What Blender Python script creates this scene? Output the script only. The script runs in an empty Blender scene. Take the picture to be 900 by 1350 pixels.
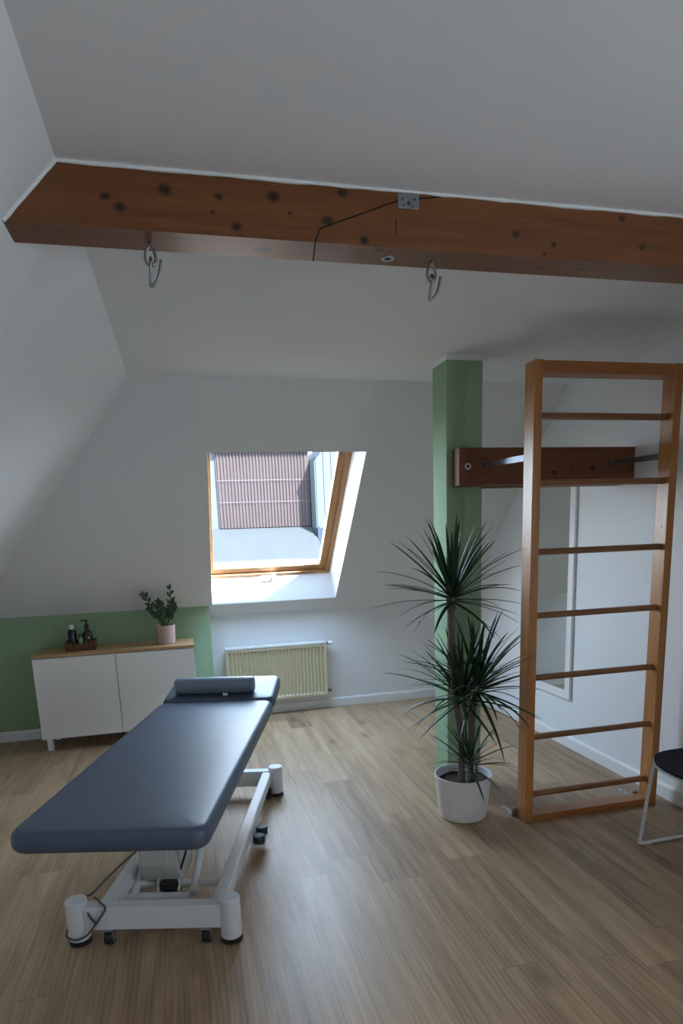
import bpy, bmesh, math, random
from mathutils import Vector, Matrix
random.seed(7)
sc = bpy.context.scene
COL = sc.collection
PI = math.pi

# ------------------------------------------------------------------ materials
def new_mat(name):
    m = bpy.data.materials.new(name); m.use_nodes = True
    nt = m.node_tree
    return m, nt, nt.nodes['Principled BSDF']

def N(nt, typ, **kw):
    n = nt.nodes.new(typ)
    for k, v in kw.items():
        if k.startswith('_'):
            n.inputs[k[1:].replace('_', ' ')].default_value = v
        else:
            setattr(n, k, v)
    return n

def mixc(nt, fac, a, b, blend='MIX'):
    n = nt.nodes.new('ShaderNodeMix'); n.data_type = 'RGBA'; n.blend_type = blend
    for sock, v in ((n.inputs[0], fac), (n.inputs[6], a), (n.inputs[7], b)):
        if hasattr(v, 'is_linked') or isinstance(v, bpy.types.NodeSocket):
            nt.links.new(v, sock)
        else:
            sock.default_value = v if not isinstance(v, tuple) or len(v) == 4 else (*v, 1)
    return n.outputs[2]

def math_n(nt, op, a, b=None, c=None):
    n = nt.nodes.new('ShaderNodeMath'); n.operation = op
    for i, v in enumerate((a, b, c)):
        if v is None: continue
        if isinstance(v, bpy.types.NodeSocket): nt.links.new(v, n.inputs[i])
        else: n.inputs[i].default_value = v
    return n.outputs[0]

def bump(nt, bs, height, strength=.3, dist=.002):
    b = N(nt, 'ShaderNodeBump'); b.inputs['Strength'].default_value = strength; b.inputs['Distance'].default_value = dist
    nt.links.new(height, b.inputs['Height']); nt.links.new(b.outputs[0], bs.inputs['Normal'])

def simple(name, col, rough=.5, metal=0, var=.06, vscale=30, bmp=0, bscale=200, spec=.5, coat=0):
    m, nt, bs = new_mat(name)
    tc = N(nt, 'ShaderNodeTexCoord')
    nz = N(nt, 'ShaderNodeTexNoise'); nz.inputs['Scale'].default_value = vscale; nz.inputs['Detail'].default_value = 4
    nt.links.new(tc.outputs['Object'], nz.inputs['Vector'])
    lo = tuple(max(0, c*(1-var)) for c in col); hi = tuple(min(1, c*(1+var)) for c in col)
    nt.links.new(mixc(nt, nz.outputs['Fac'], lo, hi), bs.inputs['Base Color'])
    bs.inputs['Roughness'].default_value = rough; bs.inputs['Metallic'].default_value = metal
    bs.inputs['Specular IOR Level'].default_value = spec; bs.inputs['Coat Weight'].default_value = coat
    if bmp:
        n2 = N(nt, 'ShaderNodeTexNoise'); n2.inputs['Scale'].default_value = bscale; n2.inputs['Detail'].default_value = 3
        nt.links.new(tc.outputs['Object'], n2.inputs['Vector'])
        bump(nt, bs, n2.outputs['Fac'], bmp, .003)
    return m

def wall_mat(name, col, var=.03):
    """painted wood-chip wallpaper"""
    m, nt, bs = new_mat(name)
    tc = N(nt, 'ShaderNodeTexCoord')
    big = N(nt, 'ShaderNodeTexNoise'); big.inputs['Scale'].default_value = 1.3; big.inputs['Detail'].default_value = 3
    nt.links.new(tc.outputs['Object'], big.inputs['Vector'])
    fine = N(nt, 'ShaderNodeTexNoise'); fine.inputs['Scale'].default_value = 170; fine.inputs['Detail'].default_value = 2
    nt.links.new(tc.outputs['Object'], fine.inputs['Vector'])
    c1 = mixc(nt, big.outputs['Fac'], tuple(c*(1-var) for c in col), tuple(min(1, c*(1+var)) for c in col))
    nt.links.new(c1, bs.inputs['Base Color'])
    bs.inputs['Roughness'].default_value = .85; bs.inputs['Specular IOR Level'].default_value = .25
    vo = N(nt, 'ShaderNodeTexVoronoi'); vo.inputs['Scale'].default_value = 120
    nt.links.new(tc.outputs['Object'], vo.inputs['Vector'])
    h = math_n(nt, 'ADD', fine.outputs['Fac'], math_n(nt, 'MULTIPLY', vo.outputs['Distance'], .6))
    bump(nt, bs, h, .32, .0022)
    return m

def wood_mat(name, lo, hi, axis='x', rough=.45, knots=None, scale=1.0, knotcol=(.032, .012, .005), coat=0):
    """streaky grain running along the given object axis; knots: list of ((x,y,z), radius)"""
    m, nt, bs = new_mat(name)
    tc = N(nt, 'ShaderNodeTexCoord')
    mp = N(nt, 'ShaderNodeMapping')
    s = {'x': (1.2, 22, 22), 'y': (22, 1.2, 22), 'z': (22, 22, 1.2)}[axis]
    mp.inputs['Scale'].default_value = tuple(v*scale for v in s)
    nt.links.new(tc.outputs['Object'], mp.inputs['Vector'])
    n1 = N(nt, 'ShaderNodeTexNoise'); n1.inputs['Scale'].default_value = 1.6; n1.inputs['Detail'].default_value = 6; n1.inputs['Distortion'].default_value = .6
    nt.links.new(mp.outputs[0], n1.inputs['Vector'])
    n2 = N(nt, 'ShaderNodeTexNoise'); n2.inputs['Scale'].default_value = 7; n2.inputs['Detail'].default_value = 3
    nt.links.new(mp.outputs[0], n2.inputs['Vector'])
    f = math_n(nt, 'ADD', math_n(nt, 'MULTIPLY', n1.outputs['Fac'], .75), math_n(nt, 'MULTIPLY', n2.outputs['Fac'], .35))
    cr = N(nt, 'ShaderNodeValToRGB')
    cr.color_ramp.elements[0].position = .35; cr.color_ramp.elements[0].color = (*lo, 1)
    cr.color_ramp.elements[1].position = .75; cr.color_ramp.elements[1].color = (*hi, 1)
    nt.links.new(f, cr.inputs[0])
    col = cr.outputs[0]
    if knots:
        acc = None
        wob = N(nt, 'ShaderNodeTexNoise'); wob.inputs['Scale'].default_value = 60
        nt.links.new(tc.outputs['Object'], wob.inputs['Vector'])
        for p, r in knots:
            sub = N(nt, 'ShaderNodeVectorMath', operation='SUBTRACT'); sub.inputs[1].default_value = p
            nt.links.new(tc.outputs['Object'], sub.inputs[0])
            mul = N(nt, 'ShaderNodeVectorMath', operation='MULTIPLY'); mul.inputs[1].default_value = (.75/r, 1/r, 1/r)
            nt.links.new(sub.outputs[0], mul.inputs[0])
            ln = N(nt, 'ShaderNodeVectorMath', operation='LENGTH'); nt.links.new(mul.outputs[0], ln.inputs[0])
            v = math_n(nt, 'SUBTRACT', 1.35, ln.outputs['Value'])
            acc = v if acc is None else math_n(nt, 'MAXIMUM', acc, v)
        acc = math_n(nt, 'ADD', acc, math_n(nt, 'MULTIPLY', math_n(nt, 'SUBTRACT', wob.outputs['Fac'], .5), .9))
        mr = N(nt, 'ShaderNodeMapRange'); mr.inputs['From Min'].default_value = 0; mr.inputs['From Max'].default_value = .8
        nt.links.new(acc, mr.inputs['Value'])
        col = mixc(nt, mr.outputs[0], col, knotcol)
    nt.links.new(col, bs.inputs['Base Color'])
    bs.inputs['Roughness'].default_value = rough; bs.inputs['Coat Weight'].default_value = coat
    bs.inputs['Coat Roughness'].default_value = .3
    bump(nt, bs, f, .12, .0015)
    return m

def floor_mat():
    m, nt, bs = new_mat('oak_vinyl_planks')
    W, L = .1845, 1.28
    tc = N(nt, 'ShaderNodeTexCoord'); sp = N(nt, 'ShaderNodeSeparateXYZ'); nt.links.new(tc.outputs['Object'], sp.inputs[0])
    px = math_n(nt, 'DIVIDE', math_n(nt, 'SUBTRACT', sp.outputs[0], .0195), W)
    ix = math_n(nt, 'FLOOR', px); fx = math_n(nt, 'FRACT', px)
    wn = N(nt, 'ShaderNodeTexWhiteNoise', noise_dimensions='1D'); nt.links.new(ix, wn.inputs['W'])
    py = math_n(nt, 'ADD', math_n(nt, 'DIVIDE', sp.outputs[1], L), wn.outputs['Value'])
    iy = math_n(nt, 'FLOOR', py); fy = math_n(nt, 'FRACT', py)
    cid = N(nt, 'ShaderNodeCombineXYZ'); nt.links.new(ix, cid.inputs[0]); nt.links.new(iy, cid.inputs[1])
    w2 = N(nt, 'ShaderNodeTexWhiteNoise', noise_dimensions='2D'); nt.links.new(cid.outputs[0], w2.inputs['Vector'])
    off = N(nt, 'ShaderNodeVectorMath', operation='SCALE'); nt.links.new(w2.outputs['Color'], off.inputs[0]); off.inputs['Scale'].default_value = 37
    pos = N(nt, 'ShaderNodeVectorMath', operation='ADD'); nt.links.new(tc.outputs['Object'], pos.inputs[0]); nt.links.new(off.outputs[0], pos.inputs[1])
    def noise(scl, detail, vec_scale, dist=0.0):
        mp = N(nt, 'ShaderNodeMapping'); mp.inputs['Scale'].default_value = vec_scale; nt.links.new(pos.outputs[0], mp.inputs['Vector'])
        n = N(nt, 'ShaderNodeTexNoise'); n.inputs['Scale'].default_value = scl; n.inputs['Detail'].default_value = detail; n.inputs['Distortion'].default_value = dist
        nt.links.new(mp.outputs[0], n.inputs['Vector']); return n.outputs['Fac']
    g1 = noise(3, 6, (7, .55, 1), .8)
    g2 = noise(34, 4, (3.0, .14, 1))
    g3 = noise(1.6, 2, (1, .5, 1))
    # cathedral rings
    mpw = N(nt, 'ShaderNodeMapping'); mpw.inputs['Scale'].default_value = (5, .45, 1); nt.links.new(pos.outputs[0], mpw.inputs['Vector'])
    wv = N(nt, 'ShaderNodeTexWave', wave_type='RINGS', rings_direction='Z'); wv.inputs['Scale'].default_value = 3.2; wv.inputs['Distortion'].default_value = 5; wv.inputs['Detail'].default_value = 3; wv.inputs['Detail Scale'].default_value = 1.2
    nt.links.new(mpw.outputs[0], wv.inputs['Vector'])
    # sparse knots
    mpk = N(nt, 'ShaderNodeMapping'); mpk.inputs['Scale'].default_value = (3.2, 1.5, 1); nt.links.new(pos.outputs[0], mpk.inputs['Vector'])
    vk = N(nt, 'ShaderNodeTexVoronoi'); vk.inputs['Scale'].default_value = 1.0; nt.links.new(mpk.outputs[0], vk.inputs['Vector'])
    mk = N(nt, 'ShaderNodeMapRange'); mk.inputs['From Min'].default_value = .16; mk.inputs['From Max'].default_value = .02; nt.links.new(vk.outputs['Distance'], mk.inputs['Value'])
    t = math_n(nt, 'ADD', math_n(nt, 'MULTIPLY', g1, .70), math_n(nt, 'MULTIPLY', g2, .18))
    t = math_n(nt, 'ADD', t, math_n(nt, 'MULTIPLY', wv.outputs['Fac'], .10))
    t = math_n(nt, 'ADD', t, math_n(nt, 'MULTIPLY', math_n(nt, 'SUBTRACT', w2.outputs['Value'], .5), .19))
    t = math_n(nt, 'ADD', t, math_n(nt, 'MULTIPLY', math_n(nt, 'SUBTRACT', g3, .5), .25))
    cr = N(nt, 'ShaderNodeValToRGB')
    e = cr.color_ramp.elements
    e[0].position = .22; e[0].color = (.185, .108, .060, 1)
    e[1].position = .80; e[1].color = (.52, .365, .220, 1)
    mid = e.new(.5); mid.color = (.365, .240, .138, 1)
    nt.links.new(t, cr.inputs[0])
    col = mixc(nt, math_n(nt, 'MULTIPLY', mk.outputs[0], .6), cr.outputs[0], (.10, .06, .035))
    # joints
    ex = math_n(nt, 'MINIMUM', fx, math_n(nt, 'SUBTRACT', 1, fx)); ey = math_n(nt, 'MINIMUM', fy, math_n(nt, 'SUBTRACT', 1, fy))
    jx = math_n(nt, 'LESS_THAN', math_n(nt, 'MULTIPLY', ex, W), .0011); jy = math_n(nt, 'LESS_THAN', math_n(nt, 'MULTIPLY', ey, L), .0013)
    j = math_n(nt, 'MAXIMUM', jx, jy)
    col = mixc(nt, math_n(nt, 'MULTIPLY', j, .45), col, (.06, .04, .025))
    nt.links.new(col, bs.inputs['Base Color'])
    rr = N(nt, 'ShaderNodeMapRange'); rr.inputs['To Min'].default_value = .36; rr.inputs['To Max'].default_value = .50; nt.links.new(g2, rr.inputs['Value'])
    nt.links.new(rr.outputs[0], bs.inputs['Roughness'])
    bs.inputs['Specular IOR Level'].default_value = .5
    hh = math_n(nt, 'SUBTRACT', math_n(nt, 'MULTIPLY', g2, .5), math_n(nt, 'MULTIPLY', j, 1.0))
    bump(nt, bs, hh, .12, .001)
    return m

def corrugated(name, lo, hi, axis=0, pitch=.09, rough=.5):
    m, nt, bs = new_mat(name)
    tc = N(nt, 'ShaderNodeTexCoord'); sp = N(nt, 'ShaderNodeSeparateXYZ'); nt.links.new(tc.outputs['Object'], sp.inputs[0])
    nz = N(nt, 'ShaderNodeTexNoise'); nz.inputs['Scale'].default_value = 4; nz.inputs['Detail'].default_value = 5
    nt.links.new(tc.outputs['Object'], nz.inputs['Vector'])
    nt.links.new(mixc(nt, nz.outputs['Fac'], lo, hi), bs.inputs['Base Color'])
    bs.inputs['Roughness'].default_value = rough; bs.inputs['Specular IOR Level'].default_value = 0
    return m

M = {}
M['white_wall'] = wall_mat('white_woodchip_paint', (.785, .80, .815))
M['ceiling'] = wall_mat('ceiling_woodchip_paint', (.775, .79, .805))
M['green_wall'] = wall_mat('sage_green_paint', (.31, .445, .285), .04)
M['reveal'] = simple('smooth_white_reveal', (.84, .85, .86), .6, var=.02, vscale=6)
M['trim'] = simple('white_skirting', (.82, .82, .82), .35, var=.02, vscale=9)
M['floor'] = floor_mat()
M['window_wood'] = wood_mat('varnished_pine_window', (.30, .125, .04), (.50, .26, .095), 'x', .35, scale=1.2)
M['window_wood_v'] = wood_mat('varnished_pine_window_upright', (.30, .125, .04), (.50, .26, .095), 'y', .35, scale=1.2)
M['white_plastic'] = simple('white_plastic', (.82, .82, .80), .35, var=.02)
M['cabinet_white'] = simple('matt_white_laminate', (.80, .79, .77), .42, var=.015, vscale=5)
M['cabinet_top'] = wood_mat('oak_veneer', (.35, .195, .088), (.52, .325, .16), 'x', .4)
M['bars_wood_z'] = wood_mat('oiled_pine_upright', (.36, .135, .035), (.55, .240, .066), 'z', .38, coat=.15)
M['bars_wood_x'] = wood_mat('oiled_pine_rail', (.31, .110, .030), (.46, .185, .054), 'x', .38, coat=.15)
M['bars_rung'] = wood_mat('oiled_beech_rung', (.20, .082, .030), (.33, .145, .056), 'x', .4)
M['vinyl'] = simple('slate_blue_vinyl', (.072, .094, .140), .43, var=.05, vscale=60, bmp=.10, bscale=700, spec=.45)
M['vinyl_light'] = simple('grey_blue_vinyl', (.185, .220, .270), .42, var=.05, vscale=60, bmp=.08, bscale=700, spec=.5)
M['frame_white'] = simple('light_grey_powder_coat', (.70, .715, .73), .33, var=.02, vscale=12)
M['housing_grey'] = simple('grey_plastic_housing', (.50, .50, .47), .45, var=.03)
M['black_rubber'] = simple('black_rubber', (.013, .013, .015), .55)
M['black_plastic'] = simple('black_plastic', (.012, .012, .013), .35)
M['steel'] = simple('zinc_steel', (.50, .50, .50), .35, 1, var=.1)
M['dark_steel'] = simple('dark_steel', (.16, .165, .17), .38, 1, var=.15)
M['hook_steel'] = simple('weathered_steel', (.30, .30, .30), .35, 1, var=.2)
M['cable'] = simple('grey_cable', (.075, .072, .068), .5, var=.3, vscale=160)
M['blue_steel'] = simple('blued_steel_strip', (.30, .34, .40), .32, 1, var=.12)
M['plate_steel'] = simple('galvanised_plate', (.30, .31, .31), .5, .8, var=.25, vscale=90)
M['ring_steel'] = simple('bright_zinc_ring', (.62, .62, .58), .45, .5, var=.1)
M['pot_white'] = simple('white_glazed_pot', (.78, .78, .81), .3, var=.01)
M['soil'] = simple('dark_soil', (.035, .018, .010), .95, var=.5, vscale=120, bmp=.8, bscale=150)
M['leaf'] = simple('dark_green_leaf', (.018, .052, .020), .45, var=.45, vscale=14, spec=.35)
M['zz_leaf'] = simple('glossy_green_leaf', (.025, .060, .018), .28, var=.4, vscale=25, spec=.6)
M['cane'] = simple('grey_brown_cane', (.15, .115, .09), .8, var=.35, vscale=50, bmp=.6, bscale=90)
M['pot_pink'] = simple('blush_ceramic', (.48, .335, .285), .7, var=.04, bmp=.05)
M['wicker'] = None
M['dark_bottle'] = simple('black_bottle', (.012, .014, .022), .25, var=.1)
M['amber'] = simple('amber_glass', (.035, .014, .006), .12, var=.2, spec=.7)
M['green_cap'] = simple('green_cap', (.02, .11, .03), .4)
M['clear_label'] = simple('pale_label', (.24, .30, .29), .4)
M['radiator'] = simple('cream_radiator_enamel', (.64, .57, .38), .35, var=.02)
M['radiator_top'] = simple('white_radiator_grille', (.80, .80, .76), .35, var=.02)
M['mirror_frame'] = simple('white_mirror_frame', (.80, .80, .80), .4, var=.02)
M['seat_navy'] = simple('navy_fabric', (.010, .012, .024), .85, var=.2, vscale=300, bmp=.2, bscale=600)
M['caulk'] = simple('white_caulk', (.80, .83, .82), .6, var=.05, bmp=.3, bscale=60)
M['joint'] = simple('dark_joint', (.008, .004, .003), .9)
M['out_brown'] = corrugated('brown_trapezoid_sheet', (.0235, .0185, .0195), (.0275, .0220, .0230))
M['out_white'] = corrugated('white_trapezoid_sheet', (.029, .033, .036), (.032, .036, .039))
M['out_roof'] = simple('pale_flat_roof', (.0180, .0203, .0225), .7, var=.06, vscale=2.5, spec=0)
M['out_grey'] = simple('blue_grey_fascia', (.013, .018, .026), .5, var=.05, spec=0)
M['out_joint'] = simple('pale_sheet_joint', (.042, .036, .038), .6, spec=0)
M['ground_out'] = simple('grey_yard', (.03, .031, .03), .9, var=.2, vscale=.6)

def wicker_mat():
    m, nt, bs = new_mat('woven_seagrass')
    tc = N(nt, 'ShaderNodeTexCoord')
    mp = N(nt, 'ShaderNodeMapping'); mp.inputs['Scale'].default_value = (1, 1, 1); nt.links.new(tc.outputs['Object'], mp.inputs['Vector'])
    w1 = N(nt, 'ShaderNodeTexWave', wave_type='BANDS', bands_direction='Z'); w1.inputs['Scale'].default_value = 26; w1.inputs['Distortion'].default_value = 3; w1.inputs['Detail'].default_value = 2
    w2 = N(nt, 'ShaderNodeTexWave', wave_type='BANDS', bands_direction='X'); w2.inputs['Scale'].default_value = 18; w2.inputs['Distortion'].default_value = 3
    for w in (w1, w2): nt.links.new(mp.outputs[0], w.inputs['Vector'])
    f = math_n(nt, 'MULTIPLY', w1.outputs['Fac'], w2.outputs['Fac'])
    nt.links.new(mixc(nt, f, (.055, .024, .010), (.38, .20, .09)), bs.inputs['Base Color'])
    bs.inputs['Roughness'].default_value = .8
    bump(nt, bs, f, .8, .004)
    return m
M['wicker'] = wicker_mat()

def mirror_mat():
    m, nt, bs = new_mat('mirror_glass')
    bs.inputs['Base Color'].default_value = (.80, .84, .83, 1); bs.inputs['Metallic'].default_value = 1; bs.inputs['Roughness'].default_value = .015
    return m
M['mirror'] = mirror_mat()

def glass_mat():
    m = bpy.data.materials.new('window_glass'); m.use_nodes = True; nt = m.node_tree
    nt.nodes.remove(nt.nodes['Principled BSDF']); out = nt.nodes['Material Output']
    tr = N(nt, 'ShaderNodeBsdfTransparent'); tr.inputs[0].default_value = (.95, .97, .97, 1)
    gl = N(nt, 'ShaderNodeBsdfGlossy'); gl.inputs['Roughness'].default_value = .02
    lw = N(nt, 'ShaderNodeLayerWeight'); lw.inputs[0].default_value = .5
    fr = math_n(nt, 'ADD', math_n(nt, 'MULTIPLY', math_n(nt, 'POWER', lw.outputs['Facing'], 5.0), .5), .03)
    mx = N(nt, 'ShaderNodeMixShader')
    nt.links.new(fr, mx.inputs[0]); nt.links.new(tr.outputs[0], mx.inputs[1]); nt.links.new(gl.outputs[0], mx.inputs[2])
    nt.links.new(mx.outputs[0], out.inputs[0])
    return m
M['glass'] = glass_mat()

# ------------------------------------------------------------------ mesh building
class MB:
    def __init__(s): s.v = []; s.f = []
    def add(s, verts, faces, mat=None):
        o = len(s.v)
        s.v += [tuple(mat @ Vector(p)) if mat else tuple(p) for p in verts]
        s.f += [tuple(i+o for i in f) for f in faces]
        return s
    def bm(s, b, mat=None):
        b.verts.index_update()
        s.add([v.co[:] for v in b.verts], [[v.index for v in f.verts] for f in b.faces], mat); b.free(); return s
    def box(s, x0, x1, y0, y1, z0, z1, bev=0, seg=2, mat=None):
        b = bmesh.new(); bmesh.ops.create_cube(b, size=1)
        for v in b.verts:
            v.co = Vector(((x0+x1)/2+v.co.x*(x1-x0), (y0+y1)/2+v.co.y*(y1-y0), (z0+z1)/2+v.co.z*(z1-z0)))
        if bev: bmesh.ops.bevel(b, geom=b.edges[:], offset=bev, segments=seg, profile=.5, affect='EDGES')
        return s.bm(b, mat)
    def lathe(s, prof, n=32, mat=None, cap=True):
        """profile of (r,z) about the z axis"""
        vs = []; fs = []
        for r, z in prof:
            for k in range(n):
                a = 2*PI*k/n; vs.append((r*math.cos(a), r*math.sin(a), z))
        for i in range(len(prof)-1):
            for k in range(n):
                k2 = (k+1) % n
                fs.append((i*n+k, i*n+k2, (i+1)*n+k2, (i+1)*n+k))
        if cap:
            fs.append(tuple(range(n))[::-1]); fs.append(tuple((len(prof)-1)*n+k for k in range(n)))
        return s.add(vs, fs, mat)
    def cyl(s, p, q, r, n=20, r2=None):
        p, q = Vector(p), Vector(q); d = q-p
        m = Matrix.Translation(p) @ d.to_track_quat('Z', 'Y').to_matrix().to_4x4()
        e = min(r*.12, d.length*.2); r2 = r if r2 is None else r2
        return s.lathe([(r-e, 0), (r, e), (r2, d.length-e), (r2-e, d.length)], n, m)
    def tube(s, pts, r, n=10, closed=False):
        pts = [Vector(p) for p in pts]; k = len(pts)
        rs = r if isinstance(r, (list, tuple)) else [r]*k
        vs = []; fs = []; up = None
        for i, p in enumerate(pts):
            a = pts[(i-1) % k] if (i or closed) else p; b = pts[(i+1) % k] if (i < k-1 or closed) else p
            t = (b-a).normalized()
            if up is None:
                up = t.orthogonal().normalized()
            up = (up-t*up.dot(t)).normalized(); sd = t.cross(up)
            for j in range(n):
                th = 2*PI*j/n
                vs.append(p+(up*math.cos(th)+sd*math.sin(th))*rs[i])
        for i in range(k if closed else k-1):
            i2 = (i+1) % k
            for j in range(n):
                j2 = (j+1) % n
                fs.append((i*n+j, i*n+j2, i2*n+j2, i2*n+j))
        if not closed:
            fs.append(tuple(range(n))[::-1]); fs.append(tuple((k-1)*n+j for j in range(n)))
        return s.add(vs, fs)
    def prism(s, poly, axis, a, b):
        """polygon of 2D points extruded along an axis: x -> (y,z), y -> (x,z), z -> (x,y)"""
        def P(t, u, v): return {'x': (t, u, v), 'y': (u, t, v), 'z': (u, v, t)}[axis]
        n = len(poly)
        vs = [P(a, *p) for p in poly]+[P(b, *p) for p in poly]
        fs = [tuple(range(n))[::-1], tuple(range(n, 2*n))]+[(i, (i+1) % n, n+(i+1) % n, n+i) for i in range(n)]
        return s.add(vs, fs)
    def slab(s, x0, x1, y0, y1, z0, z1, rc, re, mat=None, nc=6, ne=5, crown=0.0):
        """upholstered slab: rounded corners rc, rolled edges re"""
        rings = []
        prof = [(re*(1-math.sin(PI/2*i/ne)), z0+re*(1-math.cos(PI/2*i/ne))) for i in range(ne+1)]
        prof += [(re*(1-math.cos(PI/2*i/ne)), z1-re*(1-math.sin(PI/2*i/ne))) for i in range(ne+1)]
        stp = min(.035, (min(x1-x0, y1-y0)/2-re)*.25)
        for k in (1, 2, 3): prof.append((re+stp*k, z1+crown*(1-(1-k/3)**2)))
        vs = []; fs = []
        for ins, z in prof:
            r = max(.004, rc-ins)
            ring = []
            for cx, cy, a0 in ((x1-ins-r, y1-ins-r, 0), (x0+ins+r, y1-ins-r, PI/2), (x0+ins+r, y0+ins+r, PI), (x1-ins-r, y0+ins+r, 1.5*PI)):
                for i in range(nc+1):
                    a = a0+PI/2*i/nc; ring.append((cx+r*math.cos(a), cy+r*math.sin(a), z))
            vs += ring; m = len(ring)
        for i in range(len(prof)-1):
            for j in range(m):
                j2 = (j+1) % m; fs.append((i*m+j, i*m+j2, (i+1)*m+j2, (i+1)*m+j))
        fs.append(tuple(range(m))[::-1]); fs.append(tuple((len(prof)-1)*m+j for j in range(m)))
        return s.add(vs, fs, mat)
    def build(s, name, mat, parent=None, smooth=None, origin=None):
        """link as one mesh; coordinates are in the parent's space"""
        me = bpy.data.meshes.new(name)
        o = Vector(origin) if origin else Vector((0, 0, 0))
        me.from_pydata([tuple(Vector(p)-o) for p in s.v], [], s.f)
        bm = bmesh.new(); bm.from_mesh(me); bmesh.ops.recalc_face_normals(bm, faces=bm.faces[:]); bm.to_mesh(me); bm.free()
        me.materials.append(mat if not isinstance(mat, str) else M[mat])
        if smooth:
            for p in me.polygons: p.use_smooth = True
            me.set_sharp_from_angle(angle=math.radians(smooth))
        ob = bpy.data.objects.new(name, me); COL.objects.link(ob)
        ob.location = o
        if parent: ob.parent = parent
        return ob

def tag(o, label=None, cat=None, group=None, kind=None):
    if label: o['label'] = label
    if cat: o['category'] = cat
    if group: o['group'] = group
    if kind: o['kind'] = kind
    return o
def thing(name, loc, label, cat, group=None, rz=0):
    o = bpy.data.objects.new(name, None); COL.objects.link(o); o.empty_display_size = .1
    o.location = loc; o.rotation_euler = (0, 0, rz)
    return tag(o, label, cat, group)
def struct(mb, name, mat, label, cat, smooth=None, origin=None):
    return tag(mb.build(name, mat, None, smooth, origin), label, cat, None, 'structure')

# ------------------------------------------------------------------ room geometry (metres)
H, K, D, YS, R = 2.512, .9305, 5.692, 4.072, 2.6077
XL, SL = -.2308, 1.0391
XK = XL-(H-K)/SL                 # left knee wall
YF = -1.7                        # wall behind the viewpoint
GX, GY = .169, 5.592             # sage half wall: right end, front face
KS = (H-K)/(D-YS)                # back slope pitch
def back_z(y): return K+(D-y)*KS
def back_y(z): return D-(z-K)/KS

floor = MB(); floor.box(XK-.1, R+.1, YF-.1, D+.1, -.12, 0)
struct(floor, 'floor', 'floor', 'light oak plank floor', 'floor')
c = MB(); c.prism([(XL-.001, YF), (R+.05, YF), (R+.05, YS), (XL-.001, YS)], 'z', H, H+.2)
struct(c, 'ceiling', 'ceiling', 'white flat ceiling with wood-chip texture', 'ceiling')

# left sloped ceiling, cut along the valley with the back slope
c = MB()
A = [(XL, YF, H), (XL, YS, H), (XK, D, K), (XK, YF, K)]
nrm = Vector((-.72, 0, .69))
c.add(A+[tuple(Vector(p)+nrm*.15) for p in A], [(0, 1, 2, 3), (7, 6, 5, 4), (0, 4, 5, 1), (1, 5, 6, 2), (2, 6, 7, 3), (3, 7, 4, 0)])
struct(c, 'ceiling_left', 'white_wall', 'white sloped ceiling on the left', 'ceiling')

# back slope with the roof window opening
OX0, OX1, OYT, OYB = .200, 1.290, 4.456, 5.585
c = MB()
def S(x, y): return (x, y, back_z(y))
V3 = [S(XL, YS), S(XK, D), S(OX0, D), S(OX0, OYB), S(OX0, OYT), S(OX0, YS), S(OX1, YS), S(OX1, OYT), S(OX1, OYB), S(OX1, D), S(R+.05, D), S(R+.05, YS)]
c.add(V3, [(0, 1, 2, 3, 4, 5), (5, 4, 7, 6), (3, 2, 9, 8), (6, 7, 8, 9, 10, 11)])
struct(c, 'ceiling_back', 'white_wall', 'white sloped ceiling around the roof window', 'ceiling')

w = MB(); w.box(GX-.02, R+.1, D, D+.12, -.02, K+.002)
struct(w, 'wall_back', 'white_wall', 'white low wall behind the radiator', 'wall')
w = MB(); w.prism([(GY, 0), (D+.02, 0), (D+.02, back_z(D)), (D, back_z(D)), (GY, back_z(GY))], 'x', XK-.02, GX)
struct(w, 'wall_niche', 'green_wall', 'sage green low wall behind the white cabinet', 'wall')
w = MB(); w.box(XK-.12, XK, YF, D, -.02, K+.02)
struct(w, 'wall_left', 'white_wall', 'white low wall under the left slope', 'wall')
FW = (-.75, .15, 1.0, 1.85)      # unseen right-wall window added to brighten the left slope: y0, y1, z0, z1
w = MB(); w.prism([(FW[1], -.02), (D, -.02), (D, K), (YS, H), (FW[1], H)], 'x', R, R+.15)
w.box(R, R+.15, YF, FW[0], -.02, H); w.box(R, R+.15, FW[0], FW[1], -.02, FW[2]); w.box(R, R+.15, FW[0], FW[1], FW[3], H)
struct(w, 'wall_right', 'white_wall', 'white gable wall on the right', 'wall')
w = MB(); w.box(XK-.1, R+.15, YF-.15, YF, -.02, H+.1)
struct(w, 'wall_front', 'white_wall', 'white wall behind the viewpoint', 'wall')
w = MB()
for y0, y1, z0, z1 in ((FW[0], FW[0]+.05, FW[2], FW[3]), (FW[1]-.05, FW[1], FW[2], FW[3]), (FW[0], FW[1], FW[2], FW[2]+.05), (FW[0], FW[1], FW[3]-.05, FW[3])):
    w.box(R+.05, R+.11, y0, y1, z0, z1, .004)
struct(w, 'added_window', 'trim', 'white unseen window added to light the left slope', 'window')
w = MB(); w.box(R+.15, R+1.3, -3, 2.5, 2.15, 2.25)  # unseen overhang added to block direct sun at the side window
struct(w, 'added_sunshade', 'trim', 'white unseen slab added to keep sun off the side window', 'added_sunshade')

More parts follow.
